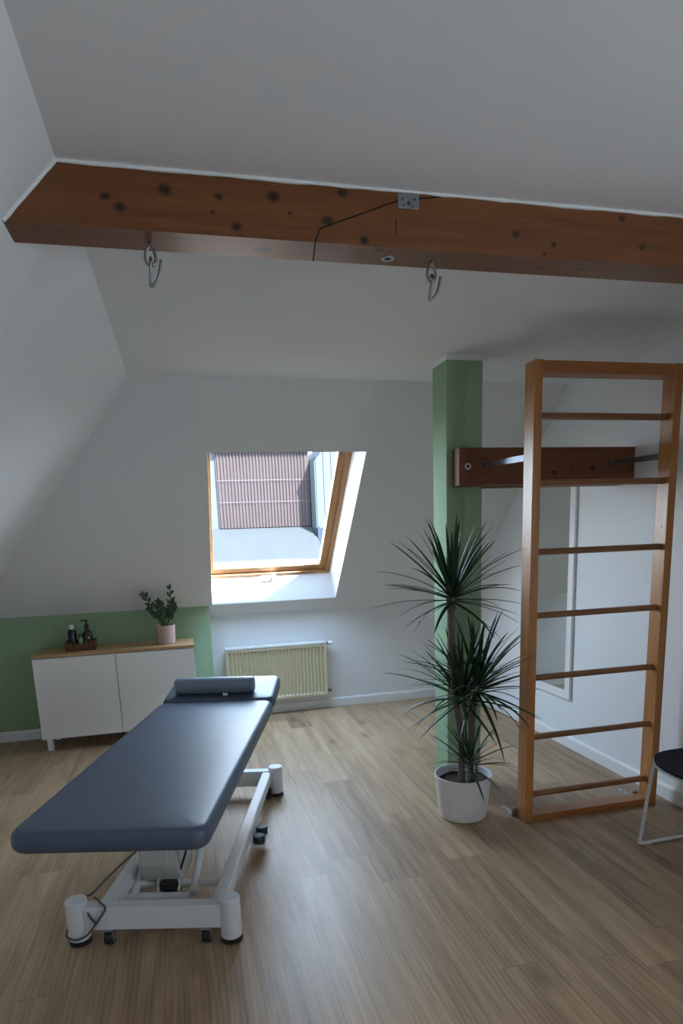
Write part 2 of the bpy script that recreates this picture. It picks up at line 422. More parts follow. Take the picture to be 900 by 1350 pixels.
# skirting boards
w = MB(); w.prism([(D, 0), (D, .085), (D-.008, .085), (D-.015, .07), (D-.015, 0)], 'x', GX, R)
struct(w, 'baseboard_back', 'trim', 'white skirting board below the radiator', 'skirting')
w = MB(); w.prism([(GY, 0), (GY, .085), (GY-.008, .085), (GY-.015, .07), (GY-.015, 0)], 'x', XK, GX)
struct(w, 'baseboard_left', 'trim', 'white skirting board along the green wall', 'skirting')
w = MB(); w.prism([(R, 0), (R, .085), (R-.008, .085), (R-.015, .07), (R-.015, 0)], 'y', YF, D-.015)
struct(w, 'baseboard_right', 'trim', 'white skirting board along the right wall', 'skirting')

# green pillar
PX0, PX1, PY0, PY1 = 1.469, 1.686, 3.470, 3.672
w = MB(); w.box(PX0, PX1, PY0, PY1, 0, H-.028, .004, 2)
struct(w, 'pillar', 'green_wall', 'square sage green pillar behind the tall plant', 'pillar')
w = MB(); w.box(PX0+.001, PX1-.001, PY0+.001, PY1-.001, H-.03, H)
struct(w, 'trim_1', 'white_wall', 'white band at the top of the green pillar', 'trim')

# ------------------------------------------------------------------ roof window
# local frame: a = world x, b = up the slope, c = outwards; origin on the room face of the unit, bottom edge
un = Vector((0, KS, 1)).normalized(); ub = Vector((0, -1, KS)).normalized()
OFF = .17
W0 = Vector((0, 5.592, 1.262))
def Wp(a, b, cc): return tuple(Vector((a, 0, 0))+W0+ub*b+un*cc)
WL = Matrix(((1, 0, 0, 0), (0, ub.y, un.y, W0.y), (0, ub.z, un.z, W0.z), (0, 0, 0, 1)))
AX0, AX1, BT = .135, 1.243, 1.40
w = MB()
inn = [(OX0, OYB), (OX1, OYB), (OX1, OYT), (OX0, OYT)]
iv = [S(*p) for p in inn]
ov = [Wp(AX0, 0, 0), Wp(AX1, 0, 0), Wp(AX1, BT, 0), Wp(AX0, BT, 0)]
ov2 = [Wp(AX0-.02, 0, .10), Wp(AX1+.02, 0, .10), Wp(AX1+.02, BT, .10), Wp(AX0-.02, BT, .10)]
w.add(iv+ov+ov2, [(0, 1, 5, 4), (1, 2, 6, 5), (2, 3, 7, 6), (3, 0, 4, 7), (4, 5, 9, 8), (5, 6, 10, 9), (6, 7, 11, 10), (7, 4, 8, 11)])
struct(w, 'trim_2', 'reveal', 'white reveal around the roof window', 'window reveal')
win = bpy.data.objects.new('window_1', None); COL.objects.link(win); win.matrix_world = WL
tag(win, 'pine-framed roof window in the back slope', 'window', None, 'structure')
FW_ = .032
for x in (AX0, AX1-FW_): MB().box(x, x+FW_, 0, BT, -.004, .09, .003).build('frame_stile', 'window_wood_v', win)
for y in (0, BT-.03): MB().box(AX0+FW_, AX1-FW_, y, y+.03, -.004, .09, .003).build('frame_rail', 'window_wood', win)
SX0, SX1, SW = AX0+FW_+.006, AX1-FW_-.006, .058
for x in (SX0, SX1-SW): MB().box(x, x+SW, .036, BT-.036, .012, .075, .004).build('sash_stile', 'window_wood_v', win)
for y in (.036, BT-.036-SW): MB().box(SX0+SW, SX1-SW, y, y+SW, .012, .075, .004).build('sash_rail', 'window_wood', win)
f = MB(); f.box(SX0+SW-.004, SX1-SW+.004, .036+SW-.004, BT-.036-SW+.004, .054, .058)
f.build('pane', 'glass', win)
hx = .735
f = MB(); f.box(hx-.022, hx+.028, .010, .040, -.016, -.003, .004); f.box(hx-.012, hx+.018, .018, .036, -.034, -.014, .004)
f.box(hx-.105, hx+.012, .012, .030, -.040, -.024, .006, 3)
f.build('handle', 'white_plastic', win, 40)

# ------------------------------------------------------------------ neighbouring buildings seen through the window
nb = thing('neighbor_building', (1.3, 11, -4), 'building with brown ribbed facade seen through the roof window', 'building')
O = Vector((1.3, 11, -4))
def rel(mb): mb.v = [tuple(Vector(p)-O) for p in mb.v]; return mb
def ribbed(mb, x0, x1, y, z0, z1, pitch, depth, duty=.5, axis='x'):
    n = int((x1-x0)/pitch); vs = []; fs = []
    prof = []
    for i in range(n):
        a = x0+i*pitch
        prof += [(a, 0), (a+pitch*.35, 0), (a+pitch*.5, -depth), (a+pitch*.85, -depth)]
    prof.append((x1, 0))
    for x, d in prof:
        for z in (z0, z1): vs.append((x, y+d, z) if axis == 'x' else (y+d, x, z))
    for i in range(len(prof)-1): fs.append((2*i, 2*i+2, 2*i+3, 2*i+1))
    mb.add(vs, fs); return mb
g = MB(); ribbed(g, .615, 2.165, 11, 1.79, 3.02, .0535, .022)
rel(g).build('brown_facade', 'out_brown', nb)
g = MB(); g.box(.40, 2.165, 11.03, 14.5, -4, 3.02)
rel(g).build('body', 'out_white', nb)
g = MB(); g.box(.55, 2.168, 10.93, 11.06, 3.0, 3.06, .01); rel(g).build('gutter', 'out_grey', nb)
for z in (2.20, 2.55):
    g = MB(); g.box(.62, 2.16, 10.972, 10.977, z, z+.012); rel(g).build('sheet_joint', 'out_joint', nb)
g = MB(); g.prism([(11.03, 1.79), (9.6, 1.20), (9.6, 1.12), (11.03, 1.6)], 'x', .30, 2.165); rel(g).build('lean_to_roof', 'out_roof', nb)
g = MB(); g.box(.30, 2.165, 9.75, 11.03, -4, 1.13); rel(g).build('lean_to_wall', 'out_white', nb)
nb2 = thing('white_hall', (3.4, 11, -4), 'white ribbed metal hall at the right edge of the roof window view', 'building')
O = Vector((3.4, 11, -4))
g = MB(); g.prism([(2.18, 1.74), (2.18, 2.86), (2.36, 3.08), (4.6, 3.08), (4.6, 1.74)], 'y', 10.62, 14.5); rel(g).build('hall_wall', 'out_white', nb2)
for k in range(18):
    x = 2.20+k*.13
    g = MB(); g.box(x, x+.03, 10.607, 10.621, 1.75, 2.85 if k < 1 else 3.07, .003); rel(g).build('rib', 'out_white', nb2)
g = MB(); g.prism([(2.175, 2.84), (2.355, 3.06), (2.355, 3.11), (2.175, 2.89)], 'y', 10.56, 10.64); rel(g).build('verge', 'out_grey', nb2)
g = MB(); g.box(2.18, 4.62, 10.55, 10.66, 1.50, 1.739, .005); rel(g).build('fascia', 'out_grey', nb2)
g = MB(); g.box(2.18, 4.6, 10.64, 14.5, -4, 1.74); rel(g).build('base_wall', 'out_roof', nb2)
g = MB(); g.box(-60, 60, 6.2, 80, -4.2, -4)
struct(g, 'ground', 'ground_out', 'grey yard outside the window', 'ground')

# ------------------------------------------------------------------ ceiling beam
BY0, BY1, BZ = 1.932, 2.052, 2.364
kn = [(-.122, 2.437, .012), (-.087, 2.415, .014), (.03, 2.464, .017), (.169, 2.458, .010), (.212, 2.389, .013), (.316, 2.469, .016), (.466, 2.42, .016),
      (.511, 2.493, .014), (.571, 2.378, .013), (1.044, 2.425, .013), (1.405, 2.490, .012), (1.481, 2.414, .011), (1.171, 2.404, .009), (1.141, 2.375, .007), (.15, 2.419, .006), (.36, 2.432, .006), (1.9, 2.44, .014)]
beam_wood = wood_mat('old_brown_beam', (.125, .042, .012), (.220, .080, .025), 'x', .34, [((x, BY0, z), r*.8) for x, z, r in kn]+[((.29, 2.0, BZ), .02), ((.62, 1.95, BZ), .011), ((1.16, 2.0, BZ), .012), ((1.3, 1.99, BZ), .01)], .8)
def slope_x(z): return XL-(H-z)/SL
w = MB(); w.prism([(slope_x(BZ), BZ), (R, BZ), (R, H), (slope_x(H), H)], 'y', BY0, BY1)
beam = tag(w.build('ceiling_beam', beam_wood), 'long dark brown wooden beam across the ceiling', 'beam', None, 'structure')
pts = [(.427, BZ), (.444, 2.400), (.67, 2.484), (.849, H)]
w = MB()
for (xa, za), (xb, zb) in zip(pts, pts[1:]):
    L = math.hypot(xb-xa, zb-za); nx, nz = -(zb-za)/L*.0018, (xb-xa)/L*.0018
    w.prism([(xa-nx, za-nz), (xb-nx, zb-nz), (xb+nx, zb+nz), (xa+nx, za+nz)], 'y', BY0-.0008, BY0+.001)
w.prism([(.6655, 2.397), (.668, 2.397), (.668, 2.437), (.6655, 2.437)], 'y', BY0-.0008, BY0+.001)
w.prism([(.426, BY0), (.430, BY0), (.448, BY1), (.444, BY1)], 'z', BZ-.0008, BZ+.001)
w.build('scarf_joint', 'joint', beam)
w = MB(); w.box(.673, .736, BY0-.003, BY0+.001, 2.466, 2.508, .001)
pl = w.build('steel_plate', 'plate_steel', beam)
w = MB()
pass
for x, z, r in ((.686, 2.489, .0035), (.722, 2.491, .0035), (.705, 2.480, .006), (.690, 2.474, .003), (.716, 2.472, .003)):
    MB().cyl((x, BY0-.0045, z), (x, BY0-.001, z), r, 10).build('screw', 'dark_steel', pl, 40)
# ragged caulk bead where beam meets plaster
w = MB()
pts = [(slope_x(H)+.0+i*(R-XL)/60, BY0-.002+random.uniform(-.001, .001), H-.003) for i in range(61)]
w.tube(pts, [.0045+random.uniform(-.0015, .002) for _ in pts], 6)
w.build('caulk_bead', 'caulk', beam, 60); w = MB()
zz = [BZ+(H-BZ)*i/10 for i in range(11)]
w.tube([(slope_x(z)+.002, BY0-.002, z) for z in zz], [.006+random.uniform(-.001, .002) for _ in zz], 6)
w.build('caulk_bead', 'caulk', beam, 60)
# sunk bolt under the beam
w = MB(); w.lathe([(.010, 0), (.019, 0), (.019, -.003), (.010, -.003)], 24, Matrix.Translation((.662, 2.0, BZ)), cap=False)
bw = w.build('bolt_washer', 'steel', beam, 40)
w = MB(); w.lathe([(.0095, -.0005), (.0095, -.004), (.007, -.006)], 6, Matrix.Translation((.662, 2.0, BZ)))
w.build('bolt_head', 'dark_steel', bw)

def hook(x, y, yaw, label):
    t = thing('ceiling_hook', (x, y, BZ), label, 'hook', None, yaw)
    m = MB(); m.cyl((0, 0, 0), (0, 0, -.012), .0045, 10)
    # closed eye, slightly pear-shaped
    ring = []
    for i in range(24):
        a = 2*PI*i/24
        ring.append((.0135*math.sin(a)*(1-.25*math.cos(a)), 0, -.034+.024*math.cos(a)))
    m.tube(ring, .0042, 8, True)
    m.build('eye_bolt', 'hook_steel', t, 50)
    m = MB()
    # S link: small loop through the eye, straight shank, bent up arm
    p = [(.000, .010, -.046), (0, .006, -.040), (.0005, -.002, -.0395), (0, -.010, -.046), (-.001, -.011, -.056), (-.003, -.006, -.070), (-.006, 0, -.100), (-.0062, 0, -.109),
         (-.003, 0, -.1115), (.001, -.001, -.108), (.012, -.003, -.096), (.018, -.004, -.086), (.022, -.005, -.072), (.028, -.006, -.044)]
    m.tube(p, .0043, 8)
    m.build('open_hook', 'hook_steel', t, 50)
    return t
hook(-.022, 2.0, 0, 'grey steel hook near the left end of the ceiling beam')
hook(.800, 2.0, .12, 'grey steel hook nearer the middle of the beam, above the green pillar')

# ------------------------------------------------------------------ wall bars
BX0, BX1, BW, BBY0, BBY1, BH = 1.678, 2.459, .044, 2.904, 2.996, 2.345
wb = thing('wall_bars', (2.09, 2.95, 0), 'tall wooden wall bars ladder with seven rungs on the right', 'wall bars')
O = Vector((2.09, 2.95, 0))
for x in (BX0, BX1):
    m = MB(); m.box(x, x+BW, BBY0, BBY1, 0, BH, .0035, 2)
    m.box(x+BW/2-.0015, x+BW/2+.0015, BBY0-.0004, BBY0+.002, BH-.05, BH-.015)
    p = rel(m).build('post', 'bars_wood_z', wb)
    for z in (.12, .95, 1.55, 2.22): rel(MB().cyl((x-.0008, BBY0+.035, z), (x+.002, BBY0+.035, z), .0035, 8)).build('screw_hole', 'joint', p)
m = MB(); m.box(BX0+BW, BX1, BBY0, BBY1, 2.285, BH-.003, .003); rel(m).build('top_rail', 'bars_wood_x', wb)
m = MB(); m.box(BX0+BW, BX1, BBY0+.002, BBY1, 0, .036, .003); rel(m).build('bottom_rail', 'bars_wood_x', wb)
for z in (2.098, 1.784, 1.446, 1.122, .793, .467, .142):
    m = MB(); n = 20
    vs = []; fs = []
    for x in (BX0+.03, BX1+.014):
        for k in range(n):
            a = 2*PI*k/n; vs.append((x, BBY0+.045+.021*math.cos(a), z+.0165*math.sin(a)))
    for k in range(n): fs.append((k, (k+1) % n, n+(k+1) % n, n+k))
    fs += [tuple(range(n)), tuple(range(n, 2*n))]
    m.add(vs, fs); rel(m).build('rung', 'bars_rung', wb, 50)
for x, s in ((BX0-.03, 1), (BX1-.04, 1)):
    m = MB(); m.box(x, x+.032, 3.0, 3.14, 0, .004, .001); m.box(x, x+.032, 2.9965, 3.001, 0, .05, .001)
    if x < 2: m.v = [(px_-.0, py_, pz_) for px_, py_, pz_ in m.v]
    m.cyl((x+.016, 3.105, .003), (x+.016, 3.105, .009), .007, 10)
    rel(m).build('floor_bracket', 'steel', wb, 40)
def arm(x0, x1):
    m = MB(); n = 12; vs = []; fs = []
    a, b = Vector((x0, 3.366, 1.920)), Vector((x1, 2.998, 1.912))
    for i in range(n+1):
        t = i/n; c_ = a.lerp(b, t); hw = .009+.006*min(1, t*1.6); c_.z += 0
        for dx, dz in ((-.006, -hw), (.006, -hw), (.006, hw), (-.006, hw)): vs.append((c_.x+dx*(1-.4*t), c_.y, c_.z+dz))
    for i in range(n):
        for j in range(4): fs.append((i*4+j, i*4+(j+1) % 4, i*4+4+(j+1) % 4, i*4+4+j))
    fs += [(0, 1, 2, 3), tuple(n*4+j for j in range(4))]
    m.add(vs, fs)
    ar = rel(m).build('support_arm', 'blue_steel', wb, 40)
    q = MB(); q.cyl((x0, 3.3705, 1.920), (x0, 3.352, 1.920), .013, 12); rel(q).build('bolt', 'dark_steel', ar, 40)
arm(1.655, 1.700); arm(2.448, 2.480)

# board from pillar to right wall
GB = (1.501, R, 3.370, 3.4695, 1.812, 2.012)
knb = [((1.55+.0, 3.37, 1.90), .001), ((1.98, 3.37, 1.935), .011), ((2.085, 3.37, 1.875), .012), ((2.33, 3.37, 1.895), .014), ((2.19, 3.37, 1.89), .006), ((1.66, 3.37, 1.955), .008)]
board_wood = wood_mat('dark_brown_board', (.125, .042, .016), (.215, .076, .030), 'x', .7, knb, .9)
m = MB(); m.box(GB[0], GB[1], GB[2], GB[3], GB[4], GB[5], .003)
bd = m.build('mounting_board', board_wood); tag(bd, 'dark brown wooden board fixed between green pillar and right wall', 'board')
m = MB(); m.box(PX1+.002, R, 3.472, 3.55, 1.806, 2.0, .003); m.build('rear_board', board_wood, bd)
m = MB(); m.lathe([(.009, .0), (.009, .003), (.014, .0045), (.018, .003), (.018, 0)], 24, Matrix.Translation((1.552, 3.370, 1.913)) @ Matrix.Rotation(-PI/2, 4, 'X').inverted(), cap=False)
m.build('washer', 'ring_steel', bd, 40)
m = MB(); m.cyl((1.552, 3.3695, 1.913), (1.552, 3.372-.004, 1.913), .0085, 12); m.build('bolt', 'joint', bd, 40)

# ------------------------------------------------------------------ mirror on the right wall
MY0, MY1, MZ0, MZ1 = 3.915, 4.515, .352, 1.98
mr = thing('wall_mirror', (R, (MY0+MY1)/2, MZ0), 'tall white-framed mirror on the right wall behind the wall bars', 'mirror')
O = Vector((R, (MY0+MY1)/2, MZ0))
m = MB(); FWm = .062
m.box(R-.022, R, MY0, MY0+FWm, MZ0, MZ1, .003); m.box(R-.022, R, MY1-FWm, MY1, MZ0, MZ1, .003)
m.box(R-.022, R, MY0+FWm, MY1-FWm, MZ0, MZ0+FWm, .003); m.box(R-.022, R, MY0+FWm, MY1-FWm, MZ1-FWm, MZ1, .003)
rel(m).build('mirror_frame', 'mirror_frame', mr)
m = MB(); m.box(R-.012, R-.004, MY0+FWm-.003, MY1-FWm+.003, MZ0+FWm-.003, MZ1-FWm+.003)
rel(m).build('mirror_glass', 'mirror', mr)

# ------------------------------------------------------------------ radiator
RX0, RX1, RZ0, RZ1, RF, RB = .283, 1.186, .142, .642, 5.592, 5.672
rd = thing('radiator', ((RX0+RX1)/2, RB, 0), 'cream panel radiator with vertical flutes below the roof window', 'radiator')
O = Vector(((RX0+RX1)/2, RB, 0))
m = MB(); n = 27; pit = (RX1-RX0-.03)/n
xs = [RX0]+[RX0+.015]
prof = [(RX0, 0), (RX0+.014, 0)]
for i in range(n):
    a = RX0+.015+i*pit
    prof += [(a+pit*.10, 0), (a+pit*.28, .0125), (a+pit*.72, .0125), (a+pit*.90, 0)]
prof += [(RX1-.014, 0), (RX1, 0)]
zs = [(RZ0, 0), (RZ0+.022, 0), (RZ0+.034, 1), (RZ1-.055, 1), (RZ1-.040, 0), (RZ1-.022, 0)]
vs = []; fs = []
for z, k in zs:
    for x, d in prof: vs.append((x, RF+d*k, z))
q = len(prof)
for i in range(len(zs)-1):
    for j in range(q-1): fs.append((i*q+j, i*q+j+1, (i+1)*q+j+1, (i+1)*q+j))
m.add(vs, fs); m.box(RX0+.002, RX1-.002, RF+.013, RF+.016, RZ0, RZ1-.02)
rel(m).build('front_panel', 'radiator', rd, 30)
m = MB(); m.box(RX0+.01, RX1-.01, RB-.012, RB, RZ0, RZ1-.02, .003); rel(m).build('rear_panel', 'radiator', rd)
for x in (RX0-.003, RX1-.001):
    m = MB(); m.box(x, x+.004, RF+.002, RB, RZ0+.01, RZ1-.004, .001); rel(m).build('side_panel', 'radiator', rd)
m = MB(); m.box(RX0-.004, RX1+.004, RF-.002, RF+.014, RZ1-.019, RZ1-.002, .002); m.box(RX0-.004, RX1+.004, RB-.012, RB, RZ1-.019, RZ1-.002, .002)
for i in range(46): m.box(RX0+i*(RX1-RX0)/46, RX0+i*(RX1-RX0)/46+.008, RF+.012, RB-.01, RZ1-.010, RZ1-.004)
rel(m).build('top_grille', 'radiator_top', rd)
m = MB(); m.cyl((RX1+.004, 5.634, .622), (RX1+.022, 5.634, .622), .011, 14); m.cyl((RX1+.012, 5.634, .622), (RX1+.012, 5.668, .622), .008, 10)
va = rel(m).build('valve', 'dark_steel', rd, 40)
m = MB(); m.cyl((RX1+.024, 5.634, .622), (RX1+.068, 5.634, .618), .019, 18, .017); rel(m).build('thermostat_knob', 'white_plastic', va, 40)
m = MB(); m.cyl((RX1+.003, 5.634, .172), (RX1+.045, 5.634, .172), .010, 14); m.cyl((RX1+.028, 5.634, .172), (RX1+.028, D, .172), .010, 12)
rel(m).build('return_valve', 'dark_steel', rd, 40)
for x in (RX0+.15, RX1-.15):
    m = MB(); m.box(x-.015, x+.015, RB-.002, D, RZ0+.05, RZ1-.08); rel(m).build('wall_bracket', 'radiator', rd)

# ------------------------------------------------------------------ cabinet
CX0, CX1, CY0, CY1 = -1.190, .012, 5.172, GY-.017
cb = thing('cabinet', (-.59, 5.38, 0), 'low white two-door cabinet with oak top against the green wall', 'cabinet')
O = Vector((-.59, 5.38, 0))
m = MB(); m.box(CX0+.002, CX1-.002, CY0+.032, CY1, .10, .742, .0015); rel(m).build('body', 'cabinet_white', cb)
for x0, x1 in ((CX0, -.5915), (-.5865, CX1)):
    m = MB(); m.box(x0, x1, CY0, CY0+.019,   .101, .737, .0015); rel(m).build('door', 'cabinet_white', cb)
m = MB(); m.box(CX0-.004, CX1+.004, CY0-.002, CY1, .7445, .765, .0015); rel(m).build('countertop', 'cabinet_top', cb)
for x in (CX0+.025, CX1-.065):
    for y in (CY0+.03, CY1-.07):
        m = MB(); m.box(x, x+.042, y, y+.042, 0, .10, .002); rel(m).build('leg', 'trim', cb)
CT = .765

# plant pot with zamioculcas
zx, zy = -.201, 5.345
zz = thing('potted_plant', (zx, zy, CT), 'small dark green plant in blush pink pot on the white cabinet', 'plant')
m = MB(); m.lathe([(.068, 0), (.073, .004), (.081, .15), (.081, .153), (.076, .153), (.075, .13), (.02, .13)], 40); m.build('pot', 'pot_pink', zz, 40)
m = MB(); m.lathe([(.0745, .126), (.0745, .131), (.03, .136)], 24); m.build('soil', 'soil', zz, 50)
def leaflet(mb, p, d, up, L, wdt):
    d = Vector(d).normalized(); up = Vector(up); sd = d.cross(up).normalized(); nn = sd.cross(d).normalized()
    vs = []; fs = []; k = 6
    for i in range(k+1):
        t = i/k; ww = wdt*math.sin(PI*min(1, .06+t*.94))**.8*(1-.25*t); c_ = Vector(p)+d*L*t+nn*(-.10*L*t*t)
        for s_, h_ in ((-1, .25), (0, -.10), (1, .25)): vs.append(tuple(c_+sd*ww*s_+nn*ww*h_))
    for i in range(k):
        for j in range(2): fs.append((i*3+j, i*3+j+1, i*3+4+j, i*3+3+j))
    mb.add(vs, fs)
stems = [((-.018, 0, .13), (-.135, -.01, .395), (-.02, 0, .06)), ((.012, .01, .13), (.064, -.01, .435), (.02, 0, -.02)), ((-.01, -.015, .13), (-.055, -.06, .30), (0, 0, .02)), ((.02, -.01, .13), (.085, -.05, .29), (0, 0, .03)),
         ((0, .02, .13), (-.03, .055, .33), (0, 0, .02)), ((.01, -.02, .13), (.015, -.075, .27), (0, 0, .02)), ((-.02, .01, .13), (-.10, .03, .28), (0, 0, .03)), ((.02, .015, .13), (.075, .06, .31), (0, 0, .03)),
         ((-.005, -.02, .13), (-.025, -.04, .25), (0, 0, .02))]
for si, (a, b, c_) in enumerate(stems):
    a, b, c_ = Vector(a), Vector(b), Vector(c_); pts = []
    for i in range(13):
        t = i/12; pts.append(a.lerp(b, t)+c_*4*t*(1-t))
    m = MB(); m.tube(pts, [.0052*(1-.6*i/12) for i in range(13)], 7); st = m.build('stem', 'zz_leaf', zz, 60)
    m = MB(); ax = (b-a).normalized(); sd = ax.cross(Vector((.2, -1, .1))).normalized()
    n0 = 3 if si < 2 else 4
    for i in range(n0, 13):
        sgn = 1 if i % 2 else -1
        dirv = ax*.75+sd*sgn*.75+Vector((random.uniform(-.2, .2), random.uniform(-.35, .1), random.uniform(-.05, .2)))
        leaflet(m, pts[i], dirv, Vector((0, -1, .35)), random.uniform(.046, .062)*(1 if i < 11 else .8), .0135)
    leaflet(m, pts[-1], ax, Vector((0, -1, .35)), .05, .012)
    m.build('leaves', 'zz_leaf', st, 60)

# seagrass tray and bottles
tx, ty, tw, td = -.853, 5.355, .222, .15
tr = thing('seagrass_tray', (tx, ty, CT), 'brown woven seagrass tray holding bottles on the white cabinet', 'tray')
m = MB(); th_ = .012
m.box(-tw/2, tw/2, -td/2, td/2, 0, .012, .004)
m.box(-tw/2, tw/2, td/2-th_, td/2, 0, .065, .005); 
m.box(-tw/2, -tw/2+th_, -td/2, td/2, 0, .065, .005); m.box(tw/2-th_, tw/2, -td/2, td/2, 0, .065, .005)
m.prism([(-tw/2, 0), (tw/2, 0), (tw/2, .068), (.045, .068), (.03, .047), (-.055, .047), (-.07, .068), (-tw/2, .068)], 'y', -td/2, -td/2+th_)
m.build('basket', 'wicker', tr)
m = MB()
for p in ([(-tw/2+.004, -td/2+.006, .068), (-.072, -td/2+.006, .068), (-.056, -td/2+.006, .048), (.031, -td/2+.006, .048), (.046, -td/2+.006, .068), (tw/2-.004, -td/2+.006, .068)],
          [(tw/2-.006, -td/2, .067), (tw/2-.006, td/2, .067)], [(-tw/2+.006, -td/2, .067), (-tw/2+.006, td/2, .067)], [(-tw/2, td/2-.006, .067), (tw/2, td/2-.006, .067)]):
    m.tube(p, .008, 8)
m.build('rim', 'wicker', tr, 60)
bz = CT+.0125
b1 = thing('bottle', (-.912, 5.355, bz), 'black bottle with white cap in the seagrass tray', 'bottle')
m = MB(); m.lathe([(.028, 0), (.032, .004), (.032, .138), (.029, .147), (.014, .152), (.014, .156)], 28); m.build('body', 'dark_bottle', b1, 40)
m = MB(); m.lathe([(.0145, .153), (.0165, .154), (.0165, .186), (.0145, .189)], 24); m.build('cap', 'white_plastic', b1, 40)
b2 = thing('bottle', (-.850, 5.335, bz), 'small bottle with green cap between the two dark bottles', 'bottle')
m = MB(); m.lathe([(.018, 0), (.020, .003), (.020, .080), (.016, .085)], 24); m.build('body', 'clear_label', b2, 40)
m = MB(); m.lathe([(.0175, .084), (.0185, .085), (.0185, .112), (.016, .115)], 24); m.build('cap', 'green_cap', b2, 40)
b3 = thing('soap_dispenser', (-.800, 5.362, bz), 'round-shouldered amber pump bottle in the seagrass tray', 'soap dispenser')
m = MB(); m.lathe([(.036, 0), (.041, .004), (.042, .06), (.040, .095), (.031, .122), (.018, .142), (.014, .150), (.014, .160)], 32); m.build('body', 'amber', b3, 50)
m = MB(); m.lathe([(.017, .157), (.0175, .158), (.0175, .180), (.012, .184), (.008, .190), (.008, .208)], 20)
m.cyl((0, 0, .205), (0, 0, .220), .013, 16); m.tube([(.004, 0, .216), (-.03, -.006, .216), (-.042, -.008, .210)], [.0065, .0055, .004], 10)
m.build('pump', 'black_plastic', b3, 40)

# ------------------------------------------------------------------ tall dracaena
dx, dy = 1.409, 3.118
dr = thing('potted_dracaena', (dx, dy, 0), 'tall dragon tree in white pot in front of the green pillar', 'plant')
m = MB(); m.lathe([(.124, 0), (.130, .004), (.134, .02), (.156, .232), (.158, .242), (.155, .246), (.150, .244), (.147, .225), (.144, .19), (.05, .19)], 56)
m.build('pot', 'pot_white', dr, 40)
m = MB()
rings = 5; n = 28; vs = [(0, 0, .204)]; fs = []
for i in range(1, rings+1):
    for k in range(n):
        a = 2*PI*k/n; r = .1465*i/rings; vs.append((r*math.cos(a), r*math.sin(a), .20+random.uniform(-.004, .005)))
for k in range(n): fs.append((0, 1+k, 1+(k+1) % n))
for i in range(rings-1):
    for k in range(n): fs.append((1+i*n+k, 1+i*n+(k+1) % n, 1+(i+1)*n+(k+1) % n, 1+(i+1)*n+k))
m.add(vs, fs); m.build('soil', 'soil', dr, 60)
def blocked(p):
    x, y, z = p[0]+dx, p[1]+dy, p[2]
    return (PX0-.02 < x < PX1+.02 and y > PY0-.012) or (BX0-.012 < x < BX1+.06 and BBY0-.012 < y < BBY1+.012) or (x > 1.48 and y > 3.35 and 1.78 < z < 2.03) or z < .015 or (z < .26 and math.hypot(x-dx, y-dy) < .17 and math.hypot(x-dx, y-dy) > .14)
def blade(mb, p, az, el, L, wdt, droop):
    """narrow arching leaf; False when it would run into the pillar or the wall bars"""
    k = 9; az_v = Vector((math.cos(az), math.sin(az), 0)); side = Vector((-math.sin(az), math.cos(az), 0))
    pos = Vector(p); e = el; vs = []; fs = []; tw = random.uniform(-.5, .5)
    for i in range(k+1):
        t = i/k
        w_ = wdt*(.55+.45*min(1, t*4))*(1-t)**.55 if t < 1 else .0004
        d = az_v*math.cos(e)+Vector((0, 0, math.sin(e))); nn = side.cross(d)
        sd = (side*math.cos(tw*t)+nn*math.sin(tw*t))
        for s_, h_ in ((-1, .22), (0, -.18), (1, .22)): vs.append(tuple(pos+sd*w_*s_+nn*w_*h_))
        pos = pos+d*(L/k); e -= droop/k*(.4+1.2*t)
    if any(blocked(v) for v in vs): return False
    for i in range(k):
        for j in range(2): fs.append((i*3+j, i*3+j+1, i*3+4+j, i*3+3+j))
    mb.add(vs, fs); return True
def crown(parent, base, n, L, wdt, spread=(-.45, 1.45), tilt=0):
    m = MB(); rnd = random
    for i in range(n):
        t = i/(n-1)                       # 0 lowest/oldest .. 1 top
        el = spread[0]+(spread[1]-spread[0])*t**.75+rnd.uniform(-.12, .12)
        az = i*2.39996+rnd.uniform(-.25, .25)
        l = L*(.78+.30*math.sin(PI*(.25+.6*t)))*rnd.uniform(.82, 1.08)
        z = base[2]-.035+.07*t
        r0 = .010
        for tries in range(12):
            if blade(m, (base[0]+r0*math.cos(az), base[1]+r0*math.sin(az), z), az, el, l, wdt*rnd.uniform(.85, 1.15), rnd.uniform(.25, .8)*(1.25-.75*t)): break
            az += rnd.uniform(-.5, .5); l *= .95
    return m.build('leaf_crown', 'leaf', parent, 60)
def cane(pts, r0, r1):
    m = MB(); n = len(pts); P_ = []; rr = []
    for i in range(n-1):
        for j in range(6):
            t = j/6; P_.append(Vector(pts[i]).lerp(Vector(pts[i+1]), t)); q = (i+t)/(n-1); rr.append((r0+(r1-r0)*q)*(1+.10*math.sin((i*6+j)*2.3)))
    P_.append(Vector(pts[-1])); rr.append(r1); m.tube(P_, rr, 10)
    return m.build('cane', 'cane', dr, 60)
def dl(x, z, y=3.118): return (x-dx, y-dy, z)
c1 = cane([dl(1.392, .19, 3.10), dl(1.398, .45, 3.11), dl(1.372, .68, 3.13), dl(1.349, .95, 3.13), dl(1.346, 1.10, 3.13), dl(1.352, 1.20, 3.13)], .019, .016)
c2 = cane([dl(1.455, .19, 3.12), dl(1.458, .42, 3.11), dl(1.462, .58, 3.10), dl(1.478, .69, 3.10)], .017, .013)
c3 = cane([dl(1.452, .52, 3.11), dl(1.425, .60, 3.08), dl(1.398, .66, 3.07)], .012, .011)
c4 = cane([dl(1.408, .19, 3.06), dl(1.412, .27, 3.05), dl(1.416, .31, 3.045)], .010, .009)
c5 = cane([dl(1.440, .19, 3.03), dl(1.447, .27, 3.025), dl(1.449, .33, 3.03)], .009, .006)
